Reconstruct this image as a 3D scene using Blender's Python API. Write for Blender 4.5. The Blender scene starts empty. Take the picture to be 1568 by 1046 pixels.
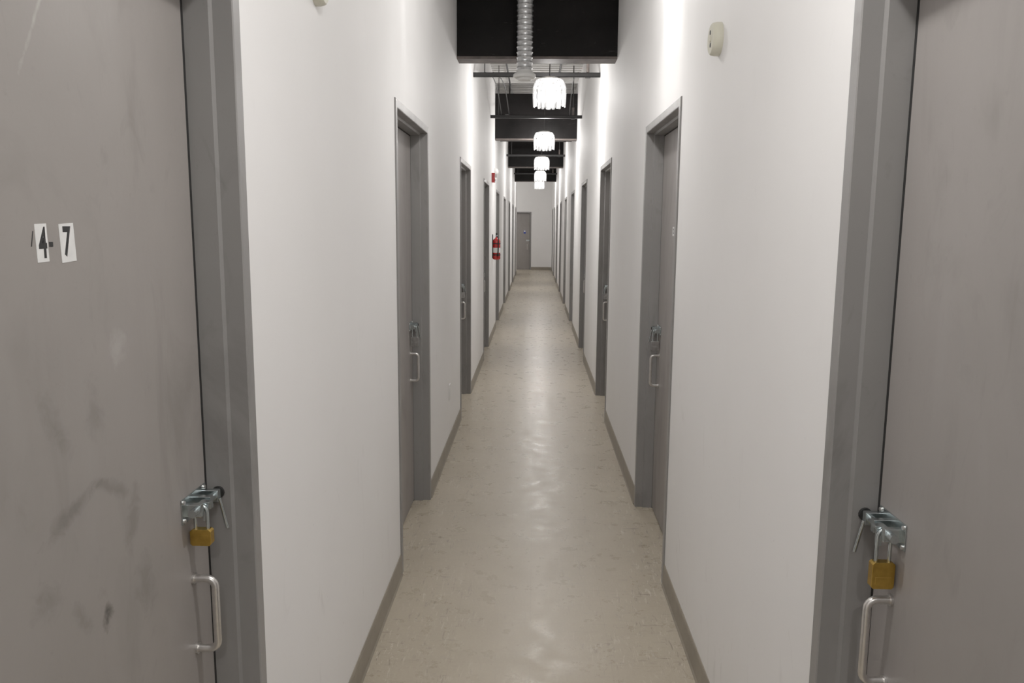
import bpy, math, random
from mathutils import Vector, Matrix
random.seed(4)
S=bpy.context.scene
HW=0.61; YE=28.8; ZD=3.70; TOP=2.165
# ---------------------------------------------------------------- materials
def newmat(name):
    m=bpy.data.materials.new(name); m.use_nodes=True
    nt=m.node_tree; b=nt.nodes['Principled BSDF']; return m,nt,b
def N(nt,t,**kw):
    n=nt.nodes.new(t)
    for k,v in kw.items(): setattr(n,k,v)
    return n
def mix(nt,fac,a,b,mode='MIX'):
    n=nt.nodes.new('ShaderNodeMix'); n.data_type='RGBA'; n.blend_type=mode
    for s,v in ((n.inputs[0],fac),(n.inputs[6],a),(n.inputs[7],b)):
        if hasattr(v,'links') or isinstance(v,bpy.types.NodeSocket): nt.links.new(v,s)
        elif isinstance(v,(int,float)): s.default_value=v
        else: s.default_value=(*v,1)
    return n.outputs[2]
def coords(nt,scale=(1,1,1),rot=(0,0,0)):
    g=N(nt,'ShaderNodeNewGeometry'); mp=N(nt,'ShaderNodeMapping')
    mp.inputs['Scale'].default_value=scale; mp.inputs['Rotation'].default_value=rot
    nt.links.new(g.outputs['Position'],mp.inputs['Vector']); return mp.outputs[0]
def noise(nt,vec,scale,detail=4,rough=.55,dist=0):
    n=N(nt,'ShaderNodeTexNoise'); n.inputs['Scale'].default_value=scale; n.inputs['Detail'].default_value=detail
    n.inputs['Roughness'].default_value=rough; n.inputs['Distortion'].default_value=dist
    nt.links.new(vec,n.inputs['Vector']); return n.outputs['Fac']
def ramp(nt,fac,lo,hi,a=0.,b=1.):
    n=N(nt,'ShaderNodeMapRange'); nt.links.new(fac,n.inputs[0])
    for i,v in enumerate((lo,hi,a,b)): n.inputs[i+1].default_value=v
    return n.outputs[0]
def math_(nt,op,a,b):
    n=N(nt,'ShaderNodeMath',operation=op)
    for s,v in zip(n.inputs,(a,b)):
        if isinstance(v,(int,float)): s.default_value=v
        else: nt.links.new(v,s)
    return n.outputs[0]
def bump(nt,b,h,strength=.2,dist=.01):
    n=N(nt,'ShaderNodeBump'); n.inputs['Strength'].default_value=strength; n.inputs['Distance'].default_value=dist
    nt.links.new(h,n.inputs['Height']); nt.links.new(n.outputs[0],b.inputs['Normal'])
def simple(name,col,rough=.5,metal=0.,var=.08,scale=20,emit=None,es=0):
    m,nt,b=newmat(name); v=coords(nt)
    f=noise(nt,v,scale)
    c=mix(nt,ramp(nt,f,.3,.7),[x*(1-var) for x in col],[min(1,x*(1+var)) for x in col])
    nt.links.new(c,b.inputs['Base Color']); b.inputs['Roughness'].default_value=rough; b.inputs['Metallic'].default_value=metal
    if emit: b.inputs['Emission Color'].default_value=(*emit,1); b.inputs['Emission Strength'].default_value=es
    return m
# walls
def wallmat():
    m,nt,b=newmat('painted_drywall'); v=coords(nt)
    big=noise(nt,v,1.3,3)
    c=mix(nt,ramp(nt,big,.3,.7),(.855,.843,.835),(.885,.875,.869))
    s=N(nt,'ShaderNodeSeparateXYZ'); g=N(nt,'ShaderNodeNewGeometry'); nt.links.new(g.outputs['Position'],s.inputs[0])
    low=ramp(nt,s.outputs['Z'],0.0,1.3,1.0,0.15)
    sc=noise(nt,coords(nt,(1,1,.35),(.5,0,0)),7,5,.6,1.5)
    k=math_(nt,'MULTIPLY',ramp(nt,sc,.62,.75,0,.34),low)
    c=mix(nt,k,c,(.45,.43,.41))
    sp=noise(nt,v,60,2); k2=math_(nt,'MULTIPLY',ramp(nt,sp,.75,.8,0,.5),low); c=mix(nt,k2,c,(.3,.28,.26))
    nt.links.new(c,b.inputs['Base Color']); b.inputs['Roughness'].default_value=.65; b.inputs['Specular IOR Level'].default_value=.25
    bump(nt,b,noise(nt,v,180,3),.06,.002); return m
WALL=wallmat()
def steel(name,base,dark,light,smudge=.5,spots=(),rough=.42,streak=1.):
    m,nt,b=newmat(name); v=coords(nt)
    c=mix(nt,ramp(nt,noise(nt,v,1.6,4),.3,.7),[x*.92 for x in base],[x*1.06 for x in base])
    st=noise(nt,coords(nt,(1,1,.4),(.35,0,0)),4.5,6,.6,1.2)
    c=mix(nt,ramp(nt,st,.55,.80,0,smudge),c,dark)
    st2=noise(nt,coords(nt,(1,1,.3)),6,4,.6,.4)
    c=mix(nt,ramp(nt,st2,.58,.8,0,.3),c,light)
    st3=noise(nt,coords(nt,(1,1,.45),(-.5,0,0)),9,4,.55,2.2)
    c=mix(nt,ramp(nt,st3,.62,.74,0,.28*streak),c,dark)
    fine=noise(nt,v,45,5,.7)
    c=mix(nt,ramp(nt,fine,.62,.78,0,.25),c,dark)
    for (y,z,ry,rz,amt,ang,cc) in spots:
        g=N(nt,'ShaderNodeNewGeometry'); sub=N(nt,'ShaderNodeVectorMath',operation='SUBTRACT'); nt.links.new(g.outputs['Position'],sub.inputs[0]); sub.inputs[1].default_value=(-.698,y,z)
        mp=N(nt,'ShaderNodeMapping'); mp.vector_type='TEXTURE'; mp.inputs['Rotation'].default_value=(ang,0,0); mp.inputs['Scale'].default_value=(1,ry,rz); nt.links.new(sub.outputs[0],mp.inputs[0])
        ln=N(nt,'ShaderNodeVectorMath',operation='LENGTH'); nt.links.new(mp.outputs[0],ln.inputs[0])
        wob=noise(nt,v,28,4,.6,.6)
        e=math_(nt,'ADD',ln.outputs['Value'],ramp(nt,wob,.3,.7,-.55,.75))
        c=mix(nt,ramp(nt,e,.2,1.25,amt,0),c,cc)
    nt.links.new(c,b.inputs['Base Color']); b.inputs['Roughness'].default_value=rough; b.inputs['Specular IOR Level'].default_value=.4
    nt.links.new(ramp(nt,st,.3,.8,rough-.06,rough+.12),b.inputs['Roughness'])
    bump(nt,b,noise(nt,v,90,3),.08,.002); return m
LEAF=steel('painted_steel_leaf',(.272,.251,.238),(.165,.151,.142),(.345,.328,.316),.5)
D2=(.145,.131,.121)
LEAF0=steel('painted_steel_leaf_worn',(.275,.252,.236),D2,(.335,.317,.302),.5,spots=[
 (1.20,.98,.014,.018,.95,0,(.06,.055,.05)),(1.12,1.19,.075,.014,.65,.35,D2),(1.24,1.19,.06,.012,.55,-.5,D2),
 (1.10,1.33,.02,.07,.45,.5,D2),(1.30,1.12,.02,.07,.5,-.3,D2),(1.2,1.33,.03,.04,.4,0,D2),(1.29,1.42,.03,.03,.45,0,(.42,.40,.38)),
 (1.14,1.93,.004,.11,.45,-.5,(.5,.48,.46)),(1.05,1.08,.03,.03,.5,0,D2),(1.33,.98,.03,.06,.5,.3,D2),(1.13,1.02,.015,.04,.55,.6,D2),(1.08,.9,.04,.03,.45,0,D2)])
FRAME=steel('painted_steel_frame',(.243,.235,.229),(.12,.113,.108),(.36,.35,.342),.65,rough=.38)
def floormat():
    m,nt,b=newmat('vinyl_floor'); v=coords(nt)
    br=N(nt,'ShaderNodeTexBrick'); br.offset=0; br.inputs['Scale'].default_value=1; br.inputs['Brick Width'].default_value=.305; br.inputs['Row Height'].default_value=.305
    br.inputs['Mortar Size'].default_value=.001; br.inputs['Color1'].default_value=(.405,.350,.267,1); br.inputs['Color2'].default_value=(.388,.334,.252,1); br.inputs['Mortar'].default_value=(.34,.29,.215,1)
    nt.links.new(v,br.inputs['Vector']); c=br.outputs['Color']
    c=mix(nt,ramp(nt,noise(nt,v,2.2,5,.6),.35,.68,0,.45),c,(.325,.276,.203))
    c=mix(nt,ramp(nt,noise(nt,v,90,4,.7),.48,.72,0,.3),c,(.50,.45,.36))
    s=N(nt,'ShaderNodeSeparateXYZ'); g=N(nt,'ShaderNodeNewGeometry'); nt.links.new(g.outputs['Position'],s.inputs[0])
    edge=ramp(nt,math_(nt,'ABSOLUTE',s.outputs['X'],0),.1,.5,.2,1)
    patch=ramp(nt,noise(nt,v,4,3),.40,.58,.15,1)
    for rz,sc_,col,amt in ((.5,(1,.16,1),(.14,.115,.085),.75),(-.35,(.16,1,1),(.14,.115,.085),.7),(-.7,(1,.18,1),(.62,.58,.50),.6),(1.2,(1,.16,1),(.64,.60,.52),.55)):
        q=noise(nt,coords(nt,sc_,(0,0,rz)),75,3,.6,.8)
        c=mix(nt,math_(nt,'MULTIPLY',math_(nt,'MULTIPLY',ramp(nt,q,.61,.67,0,amt),edge),patch),c,col)
    nt.links.new(c,b.inputs['Base Color'])
    nt.links.new(ramp(nt,noise(nt,v,9,5,.7),.3,.7,.22,.42),b.inputs['Roughness']); b.inputs['Specular IOR Level'].default_value=.42
    h=math_(nt,'ADD',noise(nt,v,7,4,.6),math_(nt,'MULTIPLY',noise(nt,v,120,2),.15))
    bump(nt,b,h,.16,.006); return m
FLOOR=floormat()
BASE=simple('vinyl_cove_base',(.25,.22,.175),.5,0,.12,12)
BLACK=simple('black_painted_steel',(.008,.0075,.0075),.5,.1,.5,8)
def beammat():
    m,nt,b=newmat('black_beam_paint'); v=coords(nt)
    c=mix(nt,ramp(nt,noise(nt,v,3,5),.35,.7),(.003,.0027,.0027),(.007,.006,.006))
    c=mix(nt,ramp(nt,noise(nt,coords(nt,(1,1,4),(0,.3,0)),5,6,.7,2),.64,.68,0,.3),c,(.07,.066,.066))
    nt.links.new(c,b.inputs['Base Color']); b.inputs['Roughness'].default_value=.5; b.inputs['Specular IOR Level'].default_value=.12; return m
BEAM=beammat()
FLANGE=simple('beam_flange_primer',(.10,.08,.072),.6,.1,.35,15)
GALV=simple('galvanised_steel',(.55,.56,.57),.32,.9,.2,40)
ZINC=simple('zinc_plated_steel',(.50,.55,.56),.25,1.,.15,60)
BRASS=simple('padlock_brass',(.56,.35,.075),.28,1.,.2,40)
STEELPAD=simple('laminated_steel_padlock',(.45,.45,.45),.3,1.,.25,60)
SATIN=simple('satin_aluminium',(.66,.64,.62),.3,.9,.08,60)
RUBBER_AND_SHADE=simple('black_rubber_and_gap_shade',(.005,.005,.005),.7)  # rubber parts, and the painted shade in the door gaps
CREAM=simple('cream_plastic',(.66,.64,.52),.4,0,.04)
DOT=simple('dark_sensor_hole',(.02,.02,.018),.4)
WHITEP=simple('white_plastic',(.78,.78,.76),.4,0,.03)
RED=simple('red_enamel',(.45,.01,.01),.25,0,.1)
LABEL=simple('white_label_paper',(.80,.80,.79),.6,0,.06,50)
INK=simple('black_ink',(.006,.006,.007),.5)
BLUE=simple('blue_sticker',(.03,.055,.35),.5)
DECK=simple('painted_metal_deck',(.58,.57,.55),.5,.0,.12,6)
GLOW=bpy.data.materials.new('lit_crystal_glass'); GLOW.use_nodes=True; nt=GLOW.node_tree; nt.nodes.clear()
out=N(nt,'ShaderNodeOutputMaterial'); lw=N(nt,'ShaderNodeLayerWeight'); lw.inputs[0].default_value=.45
em=N(nt,'ShaderNodeEmission'); em.inputs[0].default_value=(1,.98,.95,1); nt.links.new(ramp(nt,lw.outputs['Facing'],.05,.85,.34,.05),em.inputs[1])
gl=N(nt,'ShaderNodeBsdfGlossy'); gl.inputs['Roughness'].default_value=.08; gl.inputs['Color'].default_value=(.9,.9,.9,1)
tr=N(nt,'ShaderNodeBsdfTransparent'); mx=N(nt,'ShaderNodeMixShader'); mx2=N(nt,'ShaderNodeMixShader')
mx.inputs[0].default_value=.14; nt.links.new(tr.outputs[0],mx.inputs[1]); nt.links.new(gl.outputs[0],mx.inputs[2])
mx2.inputs[0].default_value=.5; nt.links.new(mx.outputs[0],mx2.inputs[1]); nt.links.new(em.outputs[0],mx2.inputs[2]); nt.links.new(mx2.outputs[0],out.inputs[0])
# ---------------------------------------------------------------- mesh builder
class MB:
    def __init__(s): s.v=[];s.f=[];s.m=[];s.sm=[];s.mats=[]
    def mi(s,mat):
        if mat not in s.mats: s.mats.append(mat)
        return s.mats.index(mat)
    def add(s,vs,fs,mat,smooth=False):
        o=len(s.v); s.v+= [tuple(x) for x in vs]; k=s.mi(mat)
        for f in fs: s.f.append([i+o for i in f]); s.m.append(k); s.sm.append(smooth)
    def box(s,a,b,mat,M=None,R=None):
        vs=[(x,y,z) for x in (a[0],b[0]) for y in (a[1],b[1]) for z in (a[2],b[2])]
        if R: vs=[tuple(R@Vector(q)) for q in vs]
        if M: vs=[M(*q) for q in vs]
        s.add(vs,[(0,1,3,2),(4,6,7,5),(0,4,5,1),(2,3,7,6),(0,2,6,4),(1,5,7,3)],mat)
    def tube(s,pts,r,mat,n=12,caps=True,M=None,radii=None):
        P=[Vector(M(*q) if M else q) for q in pts]; vs=[];fs=[]
        prev=None
        for i,p in enumerate(P):
            t=(P[min(i+1,len(P)-1)]-P[max(i-1,0)]).normalized()
            if prev is None:
                a=t.orthogonal().normalized()
            else:
                a=(prev-t*prev.dot(t)).normalized()
            prev=a; bb=t.cross(a); rr=radii[i] if radii else r
            for k in range(n):
                q=2*math.pi*k/n; vs.append(p+(a*math.cos(q)+bb*math.sin(q))*rr)
        for i in range(len(P)-1):
            for k in range(n):
                fs.append((i*n+k,i*n+(k+1)%n,(i+1)*n+(k+1)%n,(i+1)*n+k))
        s.add(vs,fs,mat,True)
        if caps:
            s.add(vs[:n],[tuple(range(n))[::-1]],mat); s.add(vs[-n:],[tuple(range(n))],mat)
    def obj(s,name,parent=None,bevel=0,seg=2):
        me=bpy.data.meshes.new(name); me.from_pydata(s.v,[],s.f)
        for m in s.mats: me.materials.append(m)
        me.polygons.foreach_set('material_index',s.m); me.polygons.foreach_set('use_smooth',s.sm)
        me.update()
        import bmesh
        bm=bmesh.new(); bm.from_mesh(me); bmesh.ops.recalc_face_normals(bm,faces=bm.faces); bm.to_mesh(me); bm.free()
        o=bpy.data.objects.new(name,me); S.collection.objects.link(o)
        if parent: o.parent=parent
        if bevel:
            bv=o.modifiers.new('bevel','BEVEL'); bv.width=bevel; bv.segments=seg; bv.limit_method='ANGLE'; bv.angle_limit=math.radians(40)
        return o
def empty(name,loc=(0,0,0)):
    e=bpy.data.objects.new(name,None); e.empty_display_size=.1; S.collection.objects.link(e); return e
# ---------------------------------------------------------------- door
def prof_sweep(mb,M,w,top,mat):
    pr=[(0,0.001),(0,-.005),(.002,-.007),(.036,-.007),(.039,-.005),(.039,.034),(.050,.038),(.050,.126),(.068,.126),(.068,.139),(.006,.139),(.006,.001)]
    rows=[]
    for (o,d) in pr:
        rows.append([M(o,d,0),M(o,d,top-o),M(w-o,d,top-o),M(w-o,d,0)])
    n=len(pr); vs=[q for r in rows for q in r]; fs=[]
    for i in range(n):
        j=(i+1)%n
        for k in range(3): fs.append((i*4+k,j*4+k,j*4+k+1,i*4+k+1))
    fs.append(tuple(i*4 for i in range(n))); fs.append(tuple(i*4+3 for i in range(n)))
    mb.add(vs,fs,mat)
dn=[0]
def make_door(M,w,top,leafmat,padlock=True,bigpad=True,lod=0,padmat=None,hw=True,hspan=(.735,.905)):
    dn[0]+=1; e=empty('door_%d'%dn[0])
    f=MB(); prof_sweep(f,M,w,top,FRAME); f.obj('frame',e)
    l=MB(); l.box((.054,.088,.010),(w-.060,.1255,top-.057),leafmat,M); l.obj('leaf',e,.0015)
    sl=MB(); sl.box((w-.0600,.0885,.002),(w-.0495,.1262,top-.05),RUBBER_AND_SHADE,M); sl.box((.05,.0885,top-.0568),(w-.06,.1262,top-.0495),RUBBER_AND_SHADE,M); sl.obj('gap_shade_strip',e)  # black strips paint the shade in the gap between leaf and frame
    u=w-.054
    h=MB(); n=10 if lod else 14
    for hz in (.25,1.05,1.9): h.tube([(.056,.084,hz-.05),(.056,.084,hz+.05)],.006,FRAME,8,M=M)
    h.obj('hinges',e)
    h=MB(); hu=u-.085; z0,z1=hspan; out=.045
    d0=.088
    pts=[(hu,d0,z0)]
    r=.018
    for t in range(6):
        a=math.pi/2*t/5; pts.append((hu,d0-out+r-r*math.sin(a),z0+r-r*math.cos(a)))
    for t in range(6):
        a=math.pi/2*t/5; pts.append((hu,d0-out+r-r*math.cos(a),z1-r+r*math.sin(a)))
    pts.append((hu,d0,z1))
    h.tube(pts,.0078,SATIN,n,M=M)
    for z in (z0,z1):
        h.tube([(hu,d0+.001,z),(hu,d0-.004,z)],.012,SATIN,n,M=M)
    h.obj('handle',e)
    b=MB(); zc=1.055; dc=d0-.024
    b.box((u-.125,d0-.003,zc-.026),(u-.012,d0,zc+.026),ZINC,M)
    for du in (-.112,-.065,-.026):
        b.box((u+du,dc-.011,zc-.013),(u+du+.014,d0-.002,zc+.013),ZINC,M)
    b.tube([(u-.130,dc,zc),(u+.018,dc,zc)],.0085,ZINC,n,M=M)
    b.box((u-.088,dc-.016,zc-.030),(u-.083,dc-.004,zc+.004),ZINC,M)
    b.box((u-.088,dc-.018,zc+.004),(u-.07,dc+.004,zc+.010),ZINC,M)
    b.tube([(u-.022,dc-.012,zc-.004),(u-.016,dc-.024,zc-.072)],.0038,ZINC,8,M=M)
    for (a,c) in ((-.118,.019),(-.118,-.019),(-.02,.019),(-.02,-.019)):
        b.tube([(u+a,d0-.002,zc+c),(u+a,d0-.006,zc+c)],.0045,SATIN,8,M=M)
    b.obj('slide_bolt',e,.0008,1)
    g=MB(); g.tube([(u+.0045,dc,zc),(u-.003,dc,zc)],.0135,RUBBER_AND_SHADE,n,M=M); g.obj('bolt_grommet',e)
    if padlock:
        p=MB(); pu=u-.092; pc=dc-.002
        zb=zc-.058 if bigpad else zc-.044
        sr=.0125
        pts=[(pu,pc-sr,zb-.004),(pu,pc-sr,zc-.010)]
        for t in range(1,8):
            a=math.pi*t/8; pts.append((pu,pc-sr*math.cos(a),zc-.010+ sr*1.15*math.sin(a)))
        pts+=[(pu,pc+sr,zc-.010),(pu,pc+sr,zb-.004)]
        p.tube(pts,.0036,ZINC,10,M=M)
        bh=.053 if bigpad else .034
        hw_=.0215; th=.009; c=.004; pm=padmat or BRASS
        ol=[(-hw_+c,0),(hw_-c,0),(hw_,-c),(hw_,-bh+c),(hw_-c,-bh),(-hw_+c,-bh),(-hw_,-bh+c),(-hw_,-c)]
        vs=[M(pu-th,pc+a,zb+z) for a,z in ol]+[M(pu+th,pc+a,zb+z) for a,z in ol]
        fs=[tuple(range(8))[::-1],tuple(range(8,16))]+[(i,(i+1)%8,8+(i+1)%8,8+i) for i in range(8)]
        p.add(vs,fs,pm)
        p.box((pu-th-.0006,pc-hw_+.006,zb-bh+.010),(pu-th+.001,pc+hw_-.006,zb-bh+.024),pm,M)
        p.tube([(pu,pc,zb-bh-.001),(pu,pc,zb-bh+.001)],.007,ZINC,12,M=M)
        p.obj('padlock',None,.0012)
    return e
def ML(y0,off=0): return lambda u,d,z:(-HW-d,y0+u,z)
def MR(y0,off=0): return lambda u,d,z:( HW+d,y0+u,z)
W=1.05
rest=[9.44+2.98*k for k in range(6)]
yl=[-2.4,1.66-W,3.478,6.46]+rest; yr=[-2.4,1.595-W,3.425,6.46]+rest
yrr=yr+[26.9]
EL=[];ER=[]
for i,y in enumerate(yl):
    EL.append(make_door(ML(y),W,TOP,LEAF0 if i==1 else LEAF,lod=i>2,bigpad=(i!=1),hspan=(.745,.90),padmat=STEELPAD if i>1 else None))
for i,y in enumerate(yrr):
    ER.append(make_door(MR(y),W,TOP,LEAF,lod=i>2,hspan=(.745,.915),padmat=STEELPAD if i>1 else None))
ex0=-1.07
EE=make_door(lambda u,d,z:(ex0+u,YE+d,z),.94,2.08,LEAF,padlock=False,lod=1)
# ---------------------------------------------------------------- shell
YB=-4.0; TH=.14; YLE=26.6
def side_wall(name,sgn,doors,y0,y1):
    mb=MB(); cur=y0
    def bx(a,b,z0,z1):
        x=sorted((sgn*HW,sgn*(HW+TH))); mb.box((x[0],a,z0),(x[1],b,z1),WALL)
    for d in doors:
        a=d+.006; bb=d+W-.006
        bx(cur,a,0,ZD+.05); bx(a,bb,TOP-.006,ZD+.05); cur=bb
    bx(cur,y1,0,ZD+.05); return mb.obj(name)
side_wall('wall_left',-1,yl,YB,YLE); side_wall('wall_right',1,yrr,YB,YE+TH)
mb=MB()
mb.box((-3.0,YE,0),(ex0+.006,YE+TH,ZD+.05),WALL); mb.box((ex0+.006,YE,2.074),(ex0+.934,YE+TH,ZD+.05),WALL); mb.box((ex0+.934,YE,0),(HW,YE+TH,ZD+.05),WALL)
mb.obj('wall_end')
mb=MB(); mb.box((-3.0-TH,YLE-TH,0),(-3.0,YE+TH,ZD+.05),WALL); mb.obj('wall_side_passage_end')
mb=MB(); mb.box((-3.0,YLE-TH,0),(-HW-TH,YLE,ZD+.05),WALL); mb.obj('wall_side_passage')
mb=MB(); mb.box((-HW-TH,YB-TH,0),(HW+TH,YB,ZD+.05),WALL); mb.obj('wall_back')
mb=MB(); mb.box((-3.2,YB-TH,-.1),(HW+TH+.1,YE+.3,0),FLOOR); mb.obj('floor')
mb=MB(); pr=[]; y=YB-TH
while y<YE+.3:
    pr+=[(y,ZD+.04),(y+.02,ZD),(y+.075,ZD),(y+.095,ZD+.04)]; y+=.15
n=len(pr); vs=[(-3.2,a,b) for a,b in pr]+[(HW+.3,a,b) for a,b in pr]+[(-3.2,a,ZD+.1) for a,b in pr]+[(HW+.3,a,ZD+.1) for a,b in pr]
fs=[(i,i+1,n+i+1,n+i) for i in range(n-1)]+[(2*n+i,3*n+i,3*n+i+1,2*n+i+1) for i in range(n-1)]
mb.add(vs,fs,DECK); mb.obj('ceiling')
def baseb(name,sgn,doors,y0,y1):
    mb=MB(); cur=y0
    def seg(a,b):
        if b-a<.02: return
        pr=[(0,0),(.013,0),(.008,.010),(.006,.09),(.003,.1),(0,.1)]
        vs=[(sgn*(HW-p),yy,z) for yy in (a,b) for p,z in pr]; k=len(pr)
        mb.add(vs,[tuple(range(k)),tuple(range(k,2*k))]+[(i,(i+1)%k,k+(i+1)%k,k+i) for i in range(k)],BASE)
    for d in doors: seg(cur,d); cur=d+W
    seg(cur,y1); mb.obj(name)
baseb('baseboard_left',-1,yl,YB,YLE); baseb('baseboard_right',1,yrr,YB,YE)
mb=MB(); mb.box((ex0+.94,YE-.008,0),(HW-.013,YE,.1),BASE); mb.box((-3,YE-.008,0),(ex0,YE,.1),BASE); mb.obj('baseboard_end')
# ---------------------------------------------------------------- steel beams, struts
for yb in (0.3,6.33,12.12,17.9,23.7):
    mb=MB(); z0=2.875; z1=3.52; x=HW+.002
    mb.box((-x,yb-.09,z0),(x,yb+.09,z0+.018),FLANGE)
    mb.box((-x,yb-.088,z0+.018),(x,yb-.078,z1),BEAM); mb.box((-x,yb+.078,z0+.018),(x,yb+.088,z1),BEAM)
    mb.box((-x,yb-.09,z1),(x,yb+.09,z1+.02),BEAM)
    for sx in (-.4,.4): mb.tube([(sx,yb,z1+.01),(sx,yb,ZD+.01)],.012,BLACK,8)
    mb.obj('ceiling_beam')
for k in range(-1,7):
    ys_=7.86+2.97*k
    mb=MB(); z=3.03; x=HW+.01
    mb.box((-x,ys_-.02,z),(x,ys_+.02,z+.004),BLACK); mb.box((-x,ys_-.02,z),(x,ys_-.016,z+.04),BLACK); mb.box((-x,ys_+.016,z),(x,ys_+.02,z+.04),BLACK)
    mb.box((-x,ys_-.02,z+.036),(x,ys_-.009,z+.04),BLACK); mb.box((-x,ys_+.009,z+.036),(x,ys_+.02,z+.04),BLACK)
    mb.tube([(.49,ys_,z),(.49,ys_,ZD+.01)],.007,BLACK,8); mb.tube([(-.5,ys_,z),(-.5,ys_,ZD+.01)],.005,BLACK,8)
    mb.box((.465,ys_-.025,z-.006),(.515,ys_+.025,z),BLACK); mb.tube([(.49,ys_,z+.04),(.49,ys_,z+.14)],.014,FLANGE,8)
    mb.obj('strut_channel')
mb=MB(); mb.tube([(-.38,YB,3.62),(-.38,YE,3.62)],.012,BLACK,10); mb.tube([(.30,YB,3.6),(.30,YE,3.6)],.014,BLACK,10)
for k in range(-1,9): 
    y=.9+3*k
    for x,z in ((-.38,3.62),(.30,3.6)): mb.box((x-.02,y-.012,z-.016),(x+.02,y+.012,z+.12),GALV)
mb.obj('ceiling_conduits')
mb=MB()
for (x0,x1,ya,yb_,za,sag) in ((-.42,-.36,7.88,10.83,3.075,.10),(-.50,-.46,7.88,10.83,3.075,.04),(.40,.44,7.88,10.83,3.075,.07),(-.42,-.36,10.85,13.8,3.075,.08)):
    mb.tube([(x0+(x1-x0)*t/14,ya+(yb_-ya)*t/14,za+.45*math.sin(math.pi*t/14)*.4-sag*math.sin(2*math.pi*t/14)*.3) for t in range(15)],.006,BLACK,8)
mb.obj('ceiling_cables')
e=empty('spiral_duct'); mb=MB(); pts=[];rad=[]; z=2.72; dx,dy=-.088,5.93
while z<ZD+.02:
    for dz,r in ((0,.054),(.022,.054),(.026,.059),(.031,.059),(.035,.054)):
        pts.append((dx,dy,z+dz)); rad.append(r)
    z+=.036
mb.tube(pts,0,GALV,28,radii=rad); mb.obj('duct_pipe',e)
mb=MB(); mb.tube([(dx,dy,2.73),(dx,dy,2.715),(dx,dy,2.705),(dx,dy,2.685),(dx,dy,2.68)],0,WHITEP,28,radii=[.058,.062,.080,.083,.075])
mb.tube([(dx,dy,2.68),(dx,dy,2.668),(dx,dy,2.662)],0,WHITEP,28,radii=[.05,.055,.045]); mb.obj('round_diffuser',e)
# ---------------------------------------------------------------- chandeliers
def chandelier(x,y,pw=20):
    e=empty('crystal_ceiling_light')
    zb,zt=2.69,2.955
    mb=MB()
    mb.tube([(x,y,zt-.02),(x,y,ZD+.01)],.005,BLACK,8); mb.tube([(x,y,ZD-.03),(x,y,ZD+.005)],.05,BLACK,20)
    mb.tube([(x,y,zt-.008),(x,y,zt+.004),(x,y,zt+.02)],0,SATIN,24,radii=[.085,.08,.015])
    for zz,rr in ((zt-.012,.105),(zt-.07,.139)):
        mb.tube([(x+rr*math.cos(t*math.pi/16),y+rr*math.sin(t*math.pi/16),zz) for t in range(33)],.0035,SATIN,6,caps=False)
    for k in range(4):
        a=2*math.pi*(k+.5)/4; mb.tube([(x+.07*math.cos(a),y+.07*math.sin(a),zt-.006),(x+.105*math.cos(a),y+.105*math.sin(a),zt-.012),(x+.139*math.cos(a),y+.139*math.sin(a),zt-.07)],.003,SATIN,6)
    mb.obj('stem',e)
    g=MB()
    for tier,(r0,r1,r2,z0,z1,ph,nn) in enumerate(((.108,.140,.136,zt-.012,zb+.008,0,16),(.055,.085,.080,zt-.03,zb,.5,9))):
        for k in range(nn):
            a0=2*math.pi*(k+ph)/nn; hw=math.pi/nn*.84
            zz0=z1+ (.016 if k%2 and tier==0 else 0)
            rows=[(0,r0,.85),(.12,r0+(r1-r0)*.6,1),(.28,r1,1),(.55,r1*1.01,1),(.88,(r1+r2)/2,1),(.96,r2,.85),(1,r2,.6)]
            vs=[];fs=[]
            for t,r,wf in rows:
                z=z0+(zz0-z0)*t
                for s_ in (-1,-.5,0,.5,1):
                    aa=a0+hw*wf*s_; rr=r+.013*(1-abs(s_)); vs.append((x+rr*math.cos(aa),y+rr*math.sin(aa),z))
            for i in range(len(rows)-1):
                for j in range(4): fs.append((i*5+j,i*5+j+1,i*5+j+6,i*5+j+5))
            g.add(vs,fs,GLOW,False)
    g.obj('glass_petals',e)
    b=MB(); b.tube([(x,y,zt-.005),(x,y,zt-.07)],.014,WHITEP,12); b.obj('lamp_holder',e)
    L=bpy.data.lights.new('lamp_glow','POINT'); L.energy=pw; L.color=(1,.972,.94); L.shadow_soft_size=.05
    lo=bpy.data.objects.new('lamp_glow',L); lo.location=(x,y,zt-.135); lo.parent=e; S.collection.objects.link(lo)
for k in range(0,5): chandelier(.12,7.5+4.2*k,20)
chandelier(.12,3.75,12); chandelier(.12,1.3,14); chandelier(.12,-1.1,19)  # all out of view; the middle one is added to even the foreground light
chandelier(-1.9,27.8)
# ---------------------------------------------------------------- wall fittings
mb=MB(); y,z=2.765,2.245
mb.tube([(HW,y,z),(HW-.015,y,z),(HW-.028,y,z),(HW-.032,y,z)],0,CREAM,36,radii=[.054,.054,.051,.046])
for dz,dyy in ((.022,.004),(-.020,-.004)): mb.tube([(HW-.031,y+dyy,z+dz),(HW-.0335,y+dyy,z+dz)],.0075,DOT,12)
mb.tube([(HW-.031,y,z),(HW-.035,y,z)],.010,CREAM,20)
mb.obj('smoke_detector')
mb=MB(); y,z=2.26,2.272
mb.tube([(-HW,y,z),(-HW+.012,y,z),(-HW+.024,y,z),(-HW+.028,y,z)],0,CREAM,36,radii=[.053,.053,.050,.045])
for dz in (.022,-.020): mb.tube([(-HW+.026,y,z+dz),(-HW+.0295,y,z+dz)],.005,DOT,12)
mb.obj('smoke_detector')
mb=MB(); mb.box((-HW,5.575,.36),(-HW+.006,5.645,.475),WHITEP)
for zz in (.40,.44): mb.box((-HW+.005,5.595,zz-.013),(-HW+.008,5.625,zz+.013),WHITEP)
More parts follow.
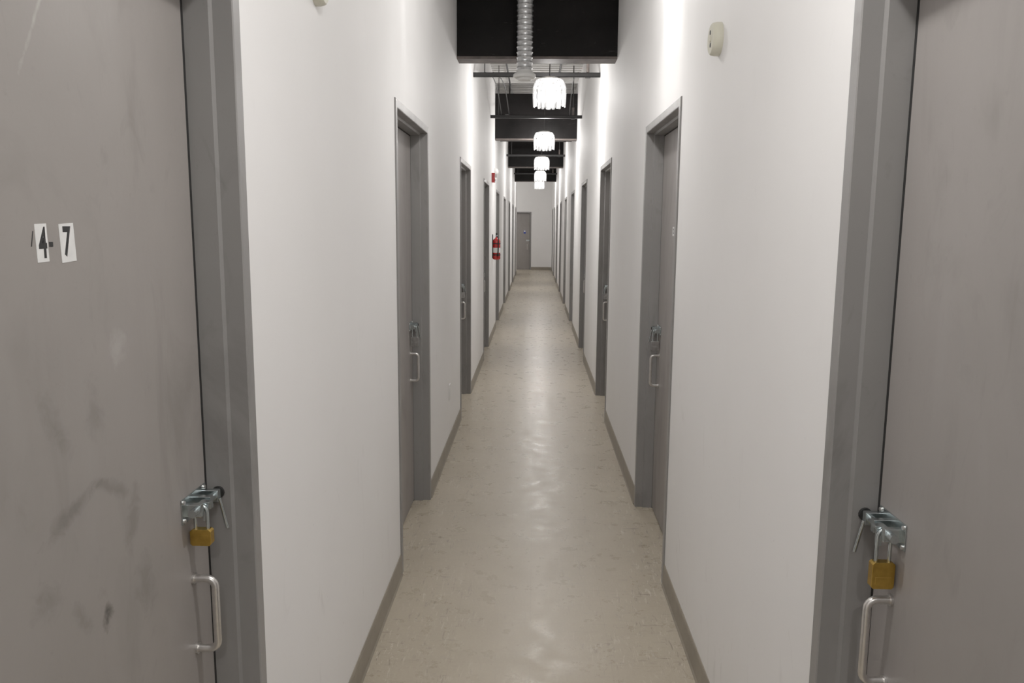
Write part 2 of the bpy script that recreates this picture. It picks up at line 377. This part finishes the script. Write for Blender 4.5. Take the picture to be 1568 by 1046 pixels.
mb.obj('wall_outlet',None,.0015)
mb=MB(); y,z=11.2,2.27
mb.box((-HW,y-.06,z-.065),(-HW+.045,y+.06,z+.065),RED); mb.box((-HW+.045,y-.04,z+.005),(-HW+.075,y+.04,z+.05),WHITEP)
mb.box((-HW+.045,y-.045,z-.045),(-HW+.05,y+.045,z-.01),INK); mb.obj('fire_alarm_strobe',None,.004)
mb=MB(); y,z=11.9,2.40
mb.tube([(-HW-.002,y,z),(-HW+.02,y,z),(-HW+.05,y,z),(-HW+.062,y,z)],0,WHITEP,24,radii=[.055,.055,.04,.015]); mb.obj('motion_sensor')
e=empty('fire_extinguisher'); x,y=-HW+.062,11.4; zb=1.125
mb=MB(); prof=[(0,.035),(.006,.052),(.012,.055),(.26,.055),(.285,.048),(.30,.032),(.31,.018),(.325,.016)]
mb.tube([(x,y,zb+a) for a,_ in prof],0,RED,24,radii=[r for _,r in prof]); mb.obj('cylinder_body',e)
mb=MB(); mb.tube([(x,y,zb+.10),(x,y,zb+.17)],.0556,LABEL,24,caps=False); mb.obj('instruction_label',e)
mb=MB(); mb.tube([(x,y,zb+.322),(x,y,zb+.35)],.014,GALV,12); mb.box((x-.012,y-.075,zb+.35),(x+.012,y+.03,zb+.357),INK)
mb.box((x-.012,y-.08,zb+.373),(x+.012,y+.03,zb+.38),INK); mb.box((x-.01,y+.01,zb+.34),(x+.01,y+.03,zb+.376),INK)
mb.tube([(x,y-.02,zb+.335),(x+.02,y-.055,zb+.33),(x+.03,y-.068,zb+.27),(x+.025,y-.066,zb+.12),(x+.02,y-.064,zb+.05)],0,RUBBER_AND_SHADE,10,radii=[.007,.009,.009,.009,.013])
mb.box((-HW,y-.02,zb+.02),(-HW+.012,y+.02,zb+.36),INK)
for zz in (.06,.22): mb.tube([(x,y,zb+zz),(x,y,zb+zz+.018)],.0575,INK,24)
mb.obj('valve_hose_bracket',e)
# ---------------------------------------------------------------- stickers
def textmesh(txt,size,name,mat,Mx,parent,sx=.6,shear=0,bold=.0015):
    c=bpy.data.curves.new(name,'FONT'); c.body=txt; c.size=size; c.align_x='CENTER'; c.align_y='CENTER'; c.offset=bold; c.shear=shear; c.extrude=.0002
    o=bpy.data.objects.new(name,c); S.collection.objects.link(o); o.data.materials.append(mat)
    o.matrix_world=Mx@Matrix.Diagonal((sx,1,1,1)); o.parent=parent; return o
def MxL(y,z,x,rot=0): return Matrix(((0,0,1,x),(1,0,0,y),(0,1,0,z),(0,0,0,1)))@Matrix.Rotation(rot,4,'Z')
def MxR(y,z,x,rot=0): return Matrix(((0,0,-1,x),(-1,0,0,y),(0,1,0,z),(0,0,0,1)))@Matrix.Rotation(rot,4,'Z')
XL=-HW-.088
def sticker(name,Mx,w,h,parent):
    mb=MB(); mb.box((-w/2,-h/2,0),(w/2,h/2,.0006),LABEL); o=mb.obj(name,parent); o.matrix_world=Mx; return o
e=EL[1]
sticker('sticker_four',MxL(1.104,1.598,XL,.03),.027,.054,e); textmesh('4',.060,'digit_four',INK,MxL(1.106,1.596,XL+.0007,.0),e,.62)
textmesh('/',.030,'digit_fragment',INK,MxL(1.083,1.603,XL+.0003,-.1),e,.6,bold=.0004); textmesh('-',.055,'dash',INK,MxL(1.1255,1.600,XL+.0003),e,.6,bold=.0008)
sticker('sticker_seven',MxL(1.166,1.597,XL,.05),.037,.057,e); textmesh('7',.060,'digit_seven',INK,MxL(1.164,1.597,XL+.0007,0),e,.66)
def plainnum(y,z,side,txt,e):
    if side<0: sticker('number_label',MxL(y,z,-HW-.088),.05,.045,e); textmesh(txt,.036,'digits',INK,MxL(y,z,-HW-.0873),e,.7,bold=.0006)
    else: sticker('number_label',MxR(y,z,HW+.088),.05,.045,e); textmesh(txt,.036,'digits',INK,MxR(y,z,HW+.0873),e,.7,bold=.0006)
for i in range(2,len(yl)):
    plainnum(yl[i]+.52,1.6,-1,str(43+i),EL[i]); plainnum(yr[i]+.60,1.6,1,str(20+i),ER[i])
plainnum(yr[0]+.5,1.6,1,'20',ER[0]); plainnum(yr[1]+.3,1.6,1,'48',ER[1])
mb=MB(); mb.box((ex0+.66,YE+.0865,1.30),(ex0+.74,YE+.088,1.42),BLUE); mb.box((ex0+.67,YE+.086,1.37),(ex0+.73,YE+.0866,1.41),LABEL); mb.obj('notice',EE)
# ---------------------------------------------------------------- world & camera
w=bpy.data.worlds.new('World'); S.world=w; w.use_nodes=True; w.node_tree.nodes['Background'].inputs[0].default_value=(.02,.02,.02,1)
S.view_settings.view_transform='Standard'; S.view_settings.exposure=1.88; S.view_settings.gamma=1.24
p,yw,r=.1476,.0277,.0075
F=Vector((-math.sin(yw)*math.cos(p),math.cos(yw)*math.cos(p),-math.sin(p))); R0=Vector((math.cos(yw),math.sin(yw),0)); U0=R0.cross(F)
R=R0*math.cos(r)+U0*math.sin(r); U=-R0*math.sin(r)+U0*math.cos(r)
cd=bpy.data.cameras.new('camera'); cam=bpy.data.objects.new('camera',cd); S.collection.objects.link(cam)
cd.sensor_width=36; cd.lens=36*1205.9/1568; cd.clip_start=.02
cam.matrix_world=Matrix(((R.x,U.x,-F.x,0),(R.y,U.y,-F.y,0),(R.z,U.z,-F.z,1.629),(0,0,0,1)))
S.camera=cam
